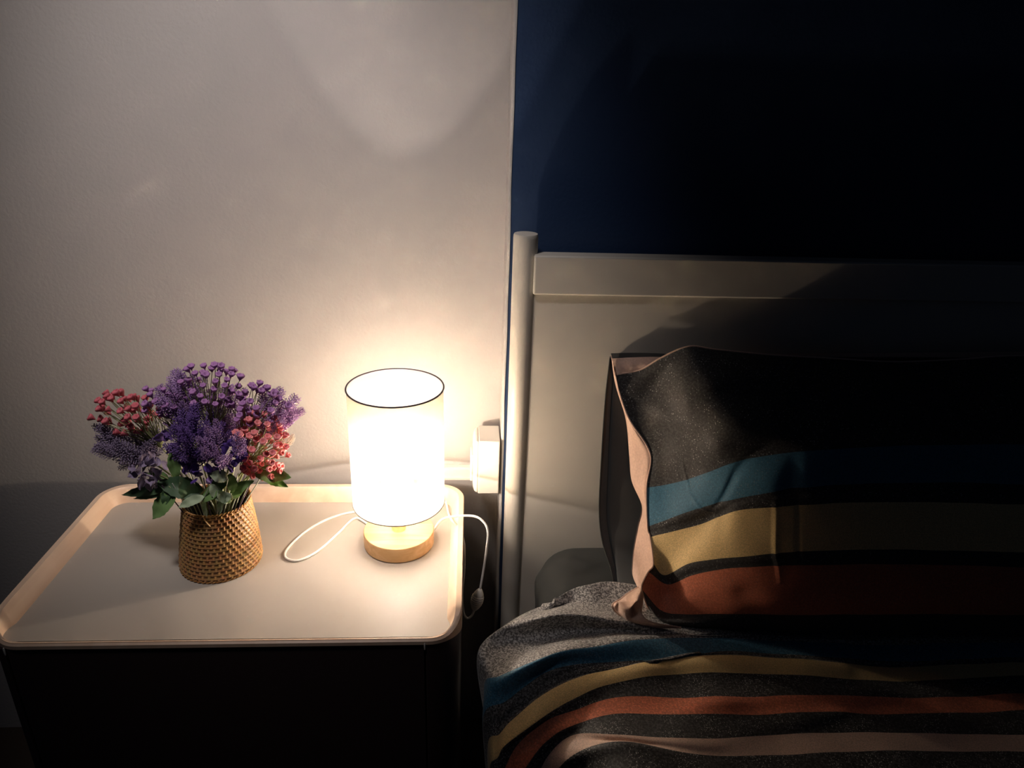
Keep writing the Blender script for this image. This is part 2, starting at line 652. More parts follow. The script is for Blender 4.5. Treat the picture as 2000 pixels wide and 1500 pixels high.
# cord: base > over the rim > inline switch > back over the rim > loop on the table > behind the table
cz = .0022
p1 = [(lx + .052, ly + .012, .010), at(862, 1016, .99), at(885, 1009, .985), at(925, 1008, .975), at(945, 1020, .965), at(953, 1040, .955),
      at(950, 1075, .95), at(944, 1115, .945), at(938, 1150, .94)]
b = MB().tube(smooth_path(p1), .0019, 8)
b.build('cord', M['cord'], lamp)
p2 = [at(926, 1192, .935), at(921, 1203, .934), at(912, 1207, .933), at(905, 1195, .935), at(902.5, 1160, .94), at(906, 1120, .95), at(907, 1080, .96), at(905, 1055, .972),
      at(898, 1033, .985), at(884, 1018, .995), atz(876, 1003, .004), atz(868, 975, cz), (-.058, 1.055, cz), (-.085, 1.045, cz), (-.12, 1.040, cz), (-.150, 1.030, cz)]
loopA = [atz(x, y, cz) for x, y in ((694, 1012), (660, 1042), (620, 1077), (585, 1094), (562, 1092), (557, 1080), (572, 1060), (600, 1036), (640, 1014), (690, 1000))]
p3 = p2[:-1] + [(-.160, 1.018, cz)] + loopA + [(-.150, 1.058, cz), (-.135, 1.080, .008), (-.130, 1.096, .0285), (-.128, 1.112, .0285), (-.126, 1.122, .006), (-.125, 1.125, -.15)]
b = MB().tube(smooth_path(p3), .0019, 8)
b.build('cord', M['cord'], lamp)
# inline switch: ribbed spindle
A = Vector(at(938, 1150, .94))
B = Vector(at(926, 1192, .935))
nn = 36
pts, rr = [], []
for i in range(nn + 1):
    t = i / nn
    pts.append(A.lerp(B, t))
    prof = math.sin(math.pi * min(1, max(0, t))) ** .75
    rr.append(.0022 + .0082 * prof * (1 + (.05 * (1 if (i % 3 == 0) else -1) if .25 < t < .7 else 0)))
b = MB().tube(pts, rr, 16)
b.build('cord_switch', M['white_plastic'], lamp)

# ------------------------------------------------------------------ cable channel and outlet box on the wall
b = MB()
b.box((-.150, YW - .012, .0098), (XC - .0035, YW, .0355))
o = b.build('cable_channel', M['white_plastic'], bevel=.0015)
b = MB().box((-.150, YW - .0145, .0315), (XC - .0035, YW - .0120, .0352)).box((-.150, YW - .0145, .0100), (XC - .0035, YW - .0120, .0133))
b.build('cover', M['white_plastic'], o)
tag(o, 'white plastic cable channel running along the wall behind the lamp', 'cable channel')
bx = empty('outlet_box', (.037, 1.14, .01))
tag(bx, 'cream surface mounted outlet box by the wall corner beside the bed', 'outlet box')
b = MB().box((.0180, YB - .006, .0185), (XC - .0045, YW - .0146, .1235))
b.build('box_body', M['white_plastic'], bx, bevel=.002)
# face plate turned to the left, with its soft stepped edge
b = MB()
prof = [(.0182, 0), (.0150, 0), (.0105, .006), (.0085, .014), (.0085, 1), ]
yA, yB2, zA, zB = YB - .004, YW - .018, .020, .122
Pl = []
for (x, inset) in ((.0177, .0), (.0145, .0), (.0113, .0025), (.0093, .007), (.0085, .013)):
    Pl.append([(x, yA + inset, zA + inset), (x, yB2 - inset, zA + inset), (x, yB2 - inset, zB - inset), (x, yA + inset, zB - inset)])
n = len(Pl)
b.add([p for r_ in Pl for p in r_], [(j * 4 + i, j * 4 + (i + 1) % 4, (j + 1) * 4 + (i + 1) % 4, (j + 1) * 4 + i) for j in range(n - 1) for i in range(4)] + [(0, 3, 2, 1), tuple((n - 1) * 4 + i for i in range(4))])
b.build('face_plate', M['white_plastic'], bx, smooth=False, bevel=.002)
b = MB().box((.0040, YB + .006, .037), (.0087, YW - .028, .089))
b.build('rocker', M['white_plastic'], bx, bevel=.0022)

# ------------------------------------------------------------------ bed: headboard, posts, rails
bed = empty('bed', (.9, .2, FL))
tag(bed, 'white painted wooden bed with round corner post and plain panelled headboard', 'bed')
pxx, pyy, pr = .0830, 1.0625, .0187
b = MB().lathe([(pr * .96, FL), (pr, FL + .003), (pr, .480), (pr * .985, .4845), (pr * .94, .4865), (pr * .5, .4868)], (pxx, pyy), 48)
b.build('post', M['bed_paint'], bed, angle=35)
b = MB().lathe([(pr * .96, FL), (pr, FL + .003), (pr, .480), (pr * .985, .4845), (pr * .94, .4865), (pr * .5, .4868)], (1.70, pyy), 48)
b.build('post', M['bed_paint'], bed, angle=35)
RY = 1.0405
b = MB().box((.0955, RY, .3985), (1.688, RY + .030, .4585))
b.build('top_rail', M['bed_paint'], bed, bevel=.003)
b = MB().box((.0985, RY + .0085, -.25), (1.684, RY + .022, .3987))
b.build('headboard_panel', M['bed_paint'], bed)
for x0, x1 in ((.062, .098), (1.685, 1.720)):
    b = MB().box((x0, -.95, -.40), (x1, 1.040, -.28))
    b.build('side_rail', M['bed_paint'], bed, bevel=.003)
b = MB().box((.0985, -.95, -.31), (1.684, 1.04, -.29))
b.build('slat_base', M['bed_paint'], bed)
for x in (.080, 1.70):
    b = MB().lathe([(pr, FL), (pr, -.20)], (x, -.96), 32)
    b.build('leg', M['bed_paint'], bed)

# mattress in a grey fitted sheet: a soft cornered block
def soft_block(x0, x1, y0, y1, z0, z1, r, nu=60, nv=14, seed=3, puff=.0):
    """Rounded block: superellipse outline with rounded top edge."""
    ol_ = rounded_outline(x0, x1, y0, y1, r * 1.3, 10)
    den = []
    for i in range(len(ol_)):
        p, q = ol_[i], ol_[(i + 1) % len(ol_)]
        L = math.hypot(q[0] - p[0], q[1] - p[1])
        kk = max(1, int(L / .02))
        for s in range(kk):
            t = s / kk
            den.append(tuple(p[a] * (1 - t) + q[a] * t for a in range(4)))
    prof = [(0, z0)]
    for k in range(10):
        prof.append((0, z0 + (z1 - r - z0) * (k + 1) / 10))
    for k in range(1, 9):
        a = math.radians(90 * k / 8)
        prof.append((-(r - r * math.cos(a)), z1 - r + r * math.sin(a)))
    P = np.array([[(x + nx * d, y + ny * d, z) for d, z in prof] for (x, y, nx, ny) in den + den[:1]])
    return P


P = soft_block(.118, 1.66, -.90, 1.046, -.288, -.040, .055)
N = normals(P)
pull = vnoise(P, 9, 5) * .0022 + np.sin(P[:, :, 1] * 160 + P[:, :, 2] * 60) * .0012 * np.clip((P[:, :, 1] - .9) * 12, 0, 1) * (P[:, :, 0] < .2)
pull[:, -1] = 0
P[:, :, 0] -= pull * 1.0
P[:, :, 2] += pull * .6
sag = np.clip((.90 - P[:, :, 1]) / .10, 0, 1) * np.clip((P[:, :, 2] + .288) / .2, 0, 1)
P[:, :, 2] -= .075 * sag
P[-1] = P[0]
b = MB().grid(P)
top = len(b.v)
nc = P.shape[1]
ring_top = [j * nc + nc - 1 for j in range(P.shape[0] - 1)]
b.f.append(tuple(reversed(ring_top)))
o = b.build('mattress', M['sheet'], angle=0)
tag(o, 'mattress in a dark grey fitted sheet, its corner showing by the headboard', 'mattress')

BLK = (.050, .048, .048)
BLUE = (.055, .175, .27)
YEL = (.80, .58, .27)
RED = (.62, .19, .105)
PCH = (.68, .48, .38)


# ------------------------------------------------------------------ charcoal pillow behind
def interp_grid(rows_, nu, nv):
    P = np.array(rows_, float)
    return catmull(catmull(P, nu, 1), nv, 0)


rowsB = []
for (pts, yy) in (([(1192, 699), (1202, 699), (1230, 699), (1500, 700), (2250, 700)], 1.036),
                  ([(1183, 780), (1195, 780), (1230, 780), (1500, 780), (2250, 780)], 1.022),
                  ([(1175, 900), (1189, 900), (1230, 900), (1500, 900), (2250, 900)], 1.000),
                  ([(1171, 1000), (1185, 1000), (1230, 1000), (1500, 1000), (2250, 1000)], .978),
                  ([(1178, 1060), (1192, 1058), (1230, 1055), (1500, 1055), (2250, 1055)], .955),
                  ([(1196, 1120), (1205, 1116), (1235, 1110), (1500, 1100), (2250, 1100)], .925),
                  ([(1201, 1192), (1213, 1186), (1240, 1175), (1500, 1140), (2250, 1140)], .868)):
    rowsB.append([at(x, y, yy + (.004 if i == 1 else .0) - (.012 if i == 3 else .0)) for i, (x, y) in enumerate(pts)])
P = interp_grid(rowsB, 10, 8)
U = np.linspace(0, 1, P.shape[1])[None, :].repeat(P.shape[0], 0)
V = np.linspace(0, 1, P.shape[0])[:, None].repeat(P.shape[1], 1)
hem = np.exp(-((U - .25) / .012) ** 2)
P[:, :, 1] += hem * .003 + vnoise(P, 7, 8) * .0015 * (U > .02)
P[:, :, 2] += .0012 * np.sin(V * 120) * np.exp(-((U - .12) / .1) ** 2)
back = P.copy()
back[:, :, 1] += .006 + .0 * U
back[:, :, 1] = np.minimum(back[:, :, 1], 1.0485)
b = MB().grid(P, flip=True).grid(back)
nr_, nc_ = P.shape[:2]
off = nr_ * nc_
for j in range(nr_ - 1):
    b.f.append((j * nc_, (j + 1) * nc_, off + (j + 1) * nc_, off + j * nc_))
    b.f.append((off + j * nc_ + nc_ - 1, off + (j + 1) * nc_ + nc_ - 1, (j + 1) * nc_ + nc_ - 1, j * nc_ + nc_ - 1))
for i in range(nc_ - 1):
    b.f.append((i + 1, i, off + i, off + i + 1))
    q = (nr_ - 1) * nc_
    b.f.append((q + i, q + i + 1, off + q + i + 1, off + q + i))
o = b.build('pillow', M['charcoal'], angle=0)
e1 = MB().tube([p + np.array([-.0006, -.001, 0]) for p in P[:, 0]], .0011, 6)
e1.build('edge_piping', M['sheet'], o)
hc = 10
e2 = MB().tube([p + np.array([0, -.0006, 0]) for p in P[:, hc]], .0009, 6)
e2.build('hem_stitch', M['sheet'], o)
tag(o, 'plain charcoal pillow standing against the headboard behind the striped pillow', 'pillow')

# ------------------------------------------------------------------ striped pillow in front
# control net: each row follows one woven line of the cover from the left seam to the right
PR = [
    # top edge
    ([(1202, 733), (1250, 724), (1292, 700), (1345, 678), (1400, 684), (1500, 694), (1620, 701), (1750, 708), (1880, 703), (2000, 696), (2300, 700)],
     [1.022, 1.015, 1.005, .995, .990, .988, .988, .990, .99, .99, 1.0]),
    ([(1211, 770), (1255, 765), (1300, 752), (1345, 740), (1400, 740), (1500, 748), (1620, 752), (1750, 755), (1880, 752), (2000, 748), (2300, 750)],
     [1.012, 1.000, .985, .962, .945, .935, .932, .932, .935, .94, .95]),
    ([(1230, 820), (1265, 815), (1305, 805), (1350, 795), (1410, 795), (1500, 800), (1620, 800), (1750, 800), (1880, 800), (2000, 798), (2300, 800)],
     [1.000, .992, .974, .944, .920, .910, .906, .905, .908, .91, .93]),
    ([(1270, 885), (1295, 878), (1325, 868), (1370, 858), (1425, 852), (1510, 846), (1620, 842), (1750, 840), (1880, 840), (2000, 838), (2300, 840)],
     [.982, .972, .956, .930, .905, .890, .886, .885, .887, .89, .91]),
    # blue top
    ([(1263, 950), (1300, 944), (1340, 934), (1385, 919), (1440, 903), (1535, 886), (1620, 876), (1750, 870), (1880, 868), (2000, 866), (2300, 868)],
     [.966, .955, .938, .916, .896, .878, .872, .870, .872, .875, .90]),
    # blue bottom
    ([(1265, 1028), (1305, 1014), (1349, 998), (1400, 984), (1454, 971), (1530, 958), (1620, 948), (1750, 943), (1880, 943), (2000, 946), (2300, 948)],
     [.945, .930, .912, .894, .878, .864, .858, .856, .858, .86, .88]),
    # yellow top
    ([(1270, 1049), (1310, 1040), (1370, 1025), (1408, 1010), (1450, 997), (1540, 990), (1640, 984), (1750, 981), (1880, 982), (2000, 986), (2300, 990)],
     [.938, .925, .906, .890, .874, .856, .846, .842, .842, .845, .86]),
    # yellow bottom
    ([(1276, 1100), (1298, 1122), (1345, 1100), (1395, 1091), (1450, 1087), (1540, 1079), (1640, 1074), (1750, 1072), (1880, 1073), (2000, 1076), (2300, 1080)],
     [.915, .910, .893, .877, .861, .844, .833, .828, .828, .830, .85]),
    # red top
    ([(1266, 1116), (1304, 1142), (1349, 1124), (1398, 1113), (1454, 1108), (1545, 1105), (1645, 1103), (1750, 1102), (1880, 1103), (2000, 1106), (2300, 1110)],
     [.908, .903, .888, .873, .858, .841, .831, .826, .826, .828, .85]),
    # middle of red
    ([(1256, 1135), (1298, 1170), (1350, 1160), (1402, 1154), (1460, 1152), (1550, 1152), (1650, 1152), (1750, 1152), (1880, 1152), (2000, 1155), (2300, 1158)],
     [.900, .893, .878, .864, .850, .834, .825, .821, .821, .824, .84]),
    # red bottom
    ([(1253, 1150), (1292, 1192), (1340, 1200), (1405, 1198), (1465, 1197), (1560, 1198), (1660, 1198), (1760, 1198), (1880, 1198), (2000, 1200), (2300, 1203)],
     [.893, .882, .869, .857, .846, .833, .826, .823, .824, .826, .845]),
    # lower edge, rolled under
    ([(1262, 1178), (1290, 1210), (1340, 1220), (1410, 1224), (1470, 1228), (1565, 1232), (1665, 1235), (1765, 1237), (1880, 1238), (2000, 1240), (2300, 1242)],
     [.885, .868, .858, .856, .856, .856, .856, .856, .857, .858, .87]),
    ([(1268, 1188), (1294, 1216), (1345, 1226), (1415, 1232), (1475, 1236), (1570, 1240), (1670, 1243), (1770, 1245), (1885, 1246), (2005, 1248), (2300, 1250)],
     [.895, .882, .880, .880, .880, .880, .880, .880, .881, .882, .89]),
]
LEAN = [0, 0, .005, .010, .015, .022, .026, .034, .036, .039, .043, .045, .045]
rowsP = [[at(x, y, yy - dl) for (x, y), yy in zip(pts, ys)] for (pts, ys), dl in zip(PR, LEAN)]
NU, NV = 22, 20
P = interp_grid(rowsP, NU, NV)
nR, nCc = P.shape[:2]
N = normals(P)
# valleys and creases of the stuffed cover: (row index, column index, size along v, along u, depth in metres, tilt)
JJ = np.arange(nR)[:, None].repeat(nCc, 1) / NV
II = np.arange(nCc)[None, :].repeat(nR, 0) / NU


def dent(cj, ci, sj, si, d, rot=0.0):
    c, s = math.cos(rot), math.sin(rot)
    a = (JJ - cj) * c + (II - ci) * s
    e = -(JJ - cj) * s + (II - ci) * c
    return d * np.exp(-(a / sj) ** 2 - (e / si) ** 2)


def seg(j0, i0, j1, i1, w, d):
    vj, vi = j1 - j0, i1 - i0
    t = np.clip(((JJ - j0) * vj + (II - i0) * vi) / (vj * vj + vi * vi), 0, 1)
    q = (JJ - j0 - t * vj) ** 2 + (II - i0 - t * vi) ** 2
    return d * np.exp(-q / w ** 2) * np.sin(np.pi * np.clip(t, .03, .97)) ** .5


D = dent(1.0, 1.6, .55, 1.0, .010, .5) + dent(2.3, 2.2, .25, 1.0, -.005, -.6) + dent(2.9, 2.6, .35, 1.1, .005, -.8) \
    + dent(1.6, 4.4, .5, 1.6, .010, .4) + dent(3.9, 4.6, .5, 1.0, .006, .3) + dent(4.6, 3.6, .12, 1.0, .0035, .7) \
    + dent(9.1, 3.9, .35, .35, .0018) + dent(8.9, 1.3, .6, .5, .006) + dent(5.0, 5.2, .8, .25, .004) \
    + seg(5.6, 4.75, 8.7, 4.75, .035, -.0022) + seg(5.7, 5.2, 8.0, 5.22, .035, .0020) + seg(4.4, 2.05, 6.0, 2.95, .05, -.0018) + seg(3.5, 1.95, 4.4, 2.05, .05, -.0012) + dent(3.2, 3.4, .4, .5, -.006)
edge = np.clip(II / .4, 0, 1) * np.clip(JJ / .5, 0, 1) * np.clip((12 - JJ) / .6, 0, 1)
P[:, :, 1] += D * edge * 1.0
P[:, :, 1] += vnoise(P, 5, 21) * .0022 * edge + vnoise(P, 14, 22) * .0008 * edge
uv = np.stack([II / (len(PR[0][0]) - 1), JJ / (len(PR) - 1)], 2)
k = len(PR) - 1
sm = stripe_mat('striped_pillow_cover', [(0, BLK, 1), (4 / k, BLUE, .35), (5 / k, BLK, 1), (6 / k, YEL, .0), (7 / k, BLK, .6), (8 / k, RED, .3), (10 / k, BLK, .5)])
pil = empty('pillow', tuple(at(1600, 1230, .87)))
tag(pil, 'striped pillow in black, blue, yellow and red with peach edging, propped up in front', 'pillow')
b = MB().grid(P, flip=True, uv=uv)
b.build('front_cover', sm, pil, angle=0)
# peach strip of the reverse turned towards the lamp, down the left side
inner_e = P[:, 0, :]
outer_px = [(1194, 697), (1202, 752), (1222, 820), (1229, 890), (1234, 940), (1254, 990), (1247, 1030), (1239, 1072), (1236, 1105), (1236, 1125), (1243, 1143), (1252, 1160), (1262, 1176)]
outer_y = [1.030, 1.026, 1.016, 1.000, .985, .958, .950, .935, .920, .908, .885, .868, .862]
outer_e = catmull(np.array([at(x, y, yy) for (x, y), yy in zip(outer_px, outer_y)]), NV, 0)
S = np.zeros((nR, 9, 3))
for i in range(9):
    t = i / 8
    mid = inner_e * (1 - t) + outer_e * t
    mid = mid.copy()
    mid[:, 1] -= .007 * math.sin(math.pi * t) + .0022 * math.sin(3 * math.pi * t)
    mid[:, 1] += .0015 * np.sin(np.arange(nR) * .35 + 2 * t) * math.sin(math.pi * t)
    S[:, i] = mid
bb = MB().grid(S)
# the reverse of the pillow, closing it towards the headboard
R0 = S[:, -1]
Rr = np.zeros((nR, 12, 3))
for i in range(12):
    t = i / 11
    far = P[:, -1]
    Rr[:, i] = R0 * (1 - t) + far * t
    Rr[:, i, 1] = np.minimum(R0[:, 1] + (.006 + .012 * math.sin(math.pi * t)), 1.036 - .14 * np.arange(nR) / nR)
    Rr[:, i, 1] = np.maximum(Rr[:, i, 1], P[:, min(nCc - 1, int(t * (nCc - 1))), 1] + .004)
    Rr[:, i, 2] = R0[:, 2] * (1 - t) + far[:, 2] * t
bb.grid(Rr)
o = bb.build('side_gusset', M['peach'], pil, angle=0)
o['label'] = 'peach reverse cloth turned forward along the left side'
# raised piping seam where front and side meet
b = MB().tube([p + np.array([-.0004, -.0012, 0]) for p in inner_e[::3]], .0013, 6)
b.build('piping', M['peach'], pil)
# the top left corner: flat flange behind, black outside, peach showing inside
T = np.array([[at(1193, 690, 1.033), at(1235, 689, 1.030), at(1285, 690, 1.026), at(1335, 694, 1.020)],
              [at(1196, 700, 1.032), at(1235, 698, 1.029), at(1285, 697, 1.024), at(1335, 700, 1.018)]])
T2 = np.array([[at(1196, 700, 1.0315), at(1235, 698, 1.0285), at(1285, 697, 1.0235), at(1335, 700, 1.0175)],
               [at(1199, 718, 1.029), at(1237, 716, 1.020), at(1280, 712, 1.017), at(1335, 712, 1.012)],
               [at(1202, 736, 1.024), at(1243, 735, 1.018), at(1285, 726, 1.012), at(1335, 724, 1.008)]])
b = MB().grid(catmull(T, 6, 1), flip=True)
o = b.build('top_hem', M['charcoal'], pil, angle=0)
o['label'] = 'black hem along the upper edge'
G = catmull(catmull(T2, 8, 1), 6, 0)
G[:, :, 1] += .002 * np.sin(np.arange(G.shape[1]) * .8)[None, :] * np.linspace(0, 1, G.shape[0])[:, None]
b = MB().grid(G, flip=True)
b.build('corner_facing', M['peach'], pil, angle=0)
# dark welt running along the top of the cover
b = MB().tube([p + np.array([0, .002, .0004]) for p in P[0, 6::3]], .0014, 6)
b.build('top_piping', M['peach'], pil)
# bottom left corner: twisted peach tip with two open folds
K = np.array([
    [at(1247, 1147, 0.842), at(1250, 1150, 0.827), at(1254, 1153, 0.822), at(1257, 1160, 0.825)],
    [at(1228, 1158, 0.842), at(1238, 1164, 0.815), at(1249, 1170, 0.805), at(1256, 1178, 0.817)],
    [at(1212, 1170, 0.837), at(1226, 1176, 0.819), at(1243, 1180, 0.799), at(1254, 1190, 0.811)],
    [at(1199, 1178, 0.830), at(1215, 1188, 0.805), at(1235, 1196, 0.809), at(1256, 1202, 0.803)],
    [at(1196, 1184, 0.827), at(1212, 1200, 0.817), at(1238, 1212, 0.805), at(1275, 1216, 0.797)],
    [at(1200, 1192, 0.829), at(1218, 1207, 0.825), at(1248, 1222, 0.811), at(1330, 1226, 0.805)]])
G = catmull(catmull(K, 10, 1), 8, 0)
jj = np.arange(G.shape[0])[:, None] / 8
ii = np.arange(G.shape[1])[None, :] / 10
G[:, :, 1] += .012 * np.exp(-((jj - 3.2) / .7) ** 2 - ((ii - .75) / .28) ** 2) + .014 * np.exp(-((jj - 2.5) / .8) ** 2 - ((ii - 2.2) / .30) ** 2) \
    - .004 * np.exp(-((jj - 3.0) / 1.2) ** 2 - ((ii - 1.5) / .25) ** 2)
b = MB().grid(G, flip=True)
o = b.build('corner_tip', M['peach'], pil, angle=0)
o.modifiers.new('thick', 'SOLIDIFY').thickness = .0012
b = MB().tube(list(G[:, 0, :][::2]) + list(G[-1, ::3, :]), .0015, 6)
b.build('corner_piping', M['peach'], pil)

# ------------------------------------------------------------------ duvet
CX = [0, 1, 2, 3, 4, 5, 6, 7, 8, 9]
z0 = -.030
DR = [
    # (row of pixel points, heights)      back hem by the pillow
    ([(1080, 1180), (1092, 1166), (1118, 1151), (1150, 1143), (1200, 1138), (1330, 1165), (1480, 1175), (1640, 1180), (1800, 1180), (2020, 1180), (2330, 1180)],
     [-.040, -.030, -.030, -.036, -.033, -.035, -.035, -.035, -.035, -.035, -.035]),
    ([(1074, 1190), (1092, 1182), (1120, 1173), (1155, 1168), (1205, 1170), (1335, 1195), (1480, 1200), (1640, 1200), (1800, 1200), (2020, 1200), (2330, 1200)],
     [-.046, -.038, -.038, -.050, -.050, -.045, -.04, -.04, -.04, -.04, -.04]),
    # front lip of the turned edge
    ([(1040, 1197), (1070, 1190), (1110, 1184), (1155, 1184), (1210, 1196), (1335, 1218), (1480, 1222), (1640, 1225), (1800, 1225), (2020, 1225), (2330, 1225)],
     [-.065, -.048, -.036, -.031, -.030, -.030, -.030, -.030, -.030, -.030, -.030]),
    # pale heathered crest
    ([(985, 1228), (1020, 1212), (1075, 1205), (1135, 1207), (1205, 1220), (1330, 1232), (1480, 1236), (1640, 1238), (1800, 1238), (2020, 1238), (2330, 1238)],
     [-.056, -.030, -.017, -.015, -.020, -.027, -.03, -.03, -.03, -.03, -.03]),
    # dark valley
    ([(932, 1270), (985, 1258), (1050, 1245), (1120, 1238), (1200, 1238), (1320, 1240), (1480, 1244), (1640, 1248), (1800, 1248), (2020, 1248), (2330, 1248)],
     [-.054, -.058, -.053, -.046, -.038, -.030, -.03, -.03, -.03, -.03, -.03]),
    # second crest = upper edge of blue
    ([(946, 1335), (975, 1318), (1040, 1292), (1095, 1273), (1160, 1264), (1285, 1247), (1400, 1246), (1615, 1254), (1780, 1258), (2000, 1256), (2320, 1256)],
     [-.072, -.036, -.022, -.020, -.022, -.024, -.029, -.033, -.033, -.03, -.03]),
    # lower edge of blue
    ([(948, 1392), (985, 1368), (1028, 1336), (1081, 1306), (1175, 1294), (1318, 1287), (1411, 1272), (1615, 1284), (1780, 1290), (2000, 1284), (2320, 1284)],
     [-.090, -.062, -.048, -.042, -.037, -.031, -.030, -.035, -.036, -.031, -.03]),
    # yellow top
    ([(955, 1448), (975, 1432), (999, 1404), (1054, 1360), (1120, 1327), (1208, 1305), (1373, 1280), (1615, 1294), (1725, 1302), (2000, 1294), (2320, 1294)],
     [-.120, -.090, -.070, -.046, -.036, -.030, -.026, -.034, -.037, -.031, -.03]),
    # yellow bottom
    ([(955, 1500), (972, 1478), (988, 1453), (1048, 1409), (1120, 1365), (1208, 1332), (1373, 1313), (1615, 1327), (1725, 1332), (2000, 1319), (2320, 1319)],
     [-.130, -.105, -.085, -.058, -.043, -.034, -.029, -.035, -.037, -.031, -.03]),
    # red top
    ([(960, 1545), (978, 1515), (1010, 1453), (1065, 1409), (1120, 1387), (1216, 1359), (1373, 1360), (1615, 1360), (1780, 1363), (2000, 1354), (2320, 1354)],
     [-.150, -.120, -.085, -.062, -.050, -.038, -.031, -.032, -.034, -.031, -.03]),
    # red bottom
    ([(962, 1600), (985, 1570), (1026, 1497), (1065, 1448), (1120, 1415), (1214, 1392), (1373, 1393), (1615, 1390), (1725, 1397), (2000, 1387), (2320, 1387)],
     [-.170, -.140, -.095, -.072, -.054, -.040, -.031, -.031, -.033, -.030, -.03]),
    # peach top
    ([(965, 1650), (990, 1620), (1040, 1530), (1075, 1468), (1125, 1432), (1208, 1434), (1373, 1440), (1530, 1432), (1670, 1434), (2000, 1434), (2320, 1434)],
     [-.180, -.150, -.110, -.080, -.058, -.036, -.028, -.031, -.031, -.031, -.03]),
    # peach bottom
    ([(968, 1690), (995, 1660), (1060, 1560), (1092, 1497), (1147, 1462), (1235, 1454), (1373, 1473), (1530, 1473), (1670, 1470), (2000, 1467), (2320, 1467)],
     [-.190, -.160, -.120, -.085, -.052, -.034, -.031, -.032, -.031, -.031, -.03]),
    ([(970, 1750), (1000, 1720), (1080, 1610), (1130, 1540), (1180, 1500), (1260, 1500), (1390, 1510), (1540, 1515), (1680, 1515), (2010, 1512), (2330, 1512)],
     [-.20, -.170, -.130, -.09, -.048, -.030, -.030, -.032, -.031, -.031, -.03]),
    ([(980, 1900), (1010, 1850), (1090, 1760), (1150, 1690), (1220, 1650), (1290, 1640), (1420, 1650), (1560, 1650), (1700, 1650), (2030, 1650), (2350, 1650)],
     [-.20, -.15, -.10, -.07, -.045, -.032, -.030, -.032, -.031, -.031, -.03]),
    ([(985, 2300), (1030, 2260), (1110, 2200), (1180, 2150), (1260, 2120), (1330, 2110), (1470, 2110), (1620, 2110), (1760, 2110), (2100, 2110), (2420, 2110)],
     [-.19, -.13, -.09, -.06, -.042, -.032, -.030, -.032, -.031, -.031, -.03]),
]
rowsD = []
ZD = [0, 0, 0, 0, -.002, -.006, -.014, -.022, -.030, -.038, -.045]
for ri, (pts, zs_) in enumerate(DR):
    near = [.010, .016, -.006, -.006, -.002][ri] if ri < 5 else 0
    r_ = [atz(x, y, z + dz + (near if ci > 2 else 0)) for ci, ((x, y), z, dz) in enumerate(zip(pts, zs_, ZD))]
    e = np.array(r_[0])
    # two more columns where the cloth drops down the side of the bed
    h1 = e + np.array([.006, .004, -.10])
    h2 = e + np.array([.020, .006, -.22])
    rowsD.append([h2, h1] + r_)
NU2, NV2 = 12, 10
P = interp_grid(rowsD, NU2, NV2)
nR, nCc = P.shape[:2]
JJ = np.arange(nR)[:, None].repeat(nCc, 1) / NV2
II = np.arange(nCc)[None, :].repeat(nR, 0) / NU2
N = normals(P)


def dent2(cj, ci, sj, si, d, rot=0.0):
    c, s = math.cos(rot), math.sin(rot)
    a = (JJ - cj) * c + (II - ci) * s
    e = -(JJ - cj) * s + (II - ci) * c
    return d * np.exp(-(a / sj) ** 2 - (e / si) ** 2)


D = dent2(6.7, 5.2, .13, 2.6, -.007, -.02) + dent2(12.2, 6.6, .5, 1.2, .007, .35) + dent2(11.6, 7.0, .3, .8, -.006, -.3) \
    + dent2(7.6, 8.2, .5, 1.5, .004) + dent2(9.6, 9.4, .6, .8, -.005, .2) + dent2(9.4, 8.2, .7, .35, .005, -.3) + dent2(3.3, 4.6, .35, 1.5, .007, .25) + dent2(4.4, 3.7, .30, 1.0, -.006, .2) + dent2(5.3, 3.6, .25, 1.2, .005, .1) + dent2(6.4, 3.2, .2, .7, .004, .2)
amp = np.clip((II - 2.4) / 1.0, 0, 1)
P[:, :, 2] += D + amp * (vnoise(P, 3.2, 31) * .004 + vnoise(P, 9, 32) * .0016)
P[:, :, 0] += np.clip((2.6 - II) / 2, 0, 1) * np.sin(P[:, :, 1] * 42) * .006
P[:, :, 0] = np.maximum(P[:, :, 0], .012)
uv = np.stack([II / (nCc / NU2), JJ / (len(DR) - 1)], 2)
k = len(DR) - 1
sd = stripe_mat('striped_duvet_cover', [(0, (.19, .185, .18), 1), (5 / k, BLUE, .3), (6 / k, (.075, .073, .072), 1), (7 / k, YEL, 0), (8 / k, (.042, .042, .042), .8), (9 / k, RED, .2),
                                        (10 / k, (.036, .036, .036), .7), (11 / k, PCH, 0), (12 / k, (.04, .04, .04), .8)], speck=.72, dens=.55, speck_scale=1000, heather=2.6)
b = MB().grid(P, flip=True, uv=uv)
o = b.build('duvet', sd, origin=(.7, .5, -.03), angle=0)
s_ = o.modifiers.new('thick', 'SOLIDIFY')
s_.thickness = .004
s_.offset = -1
tag(o, 'striped duvet in black, blue, yellow, red and peach spread over the bed', 'duvet')

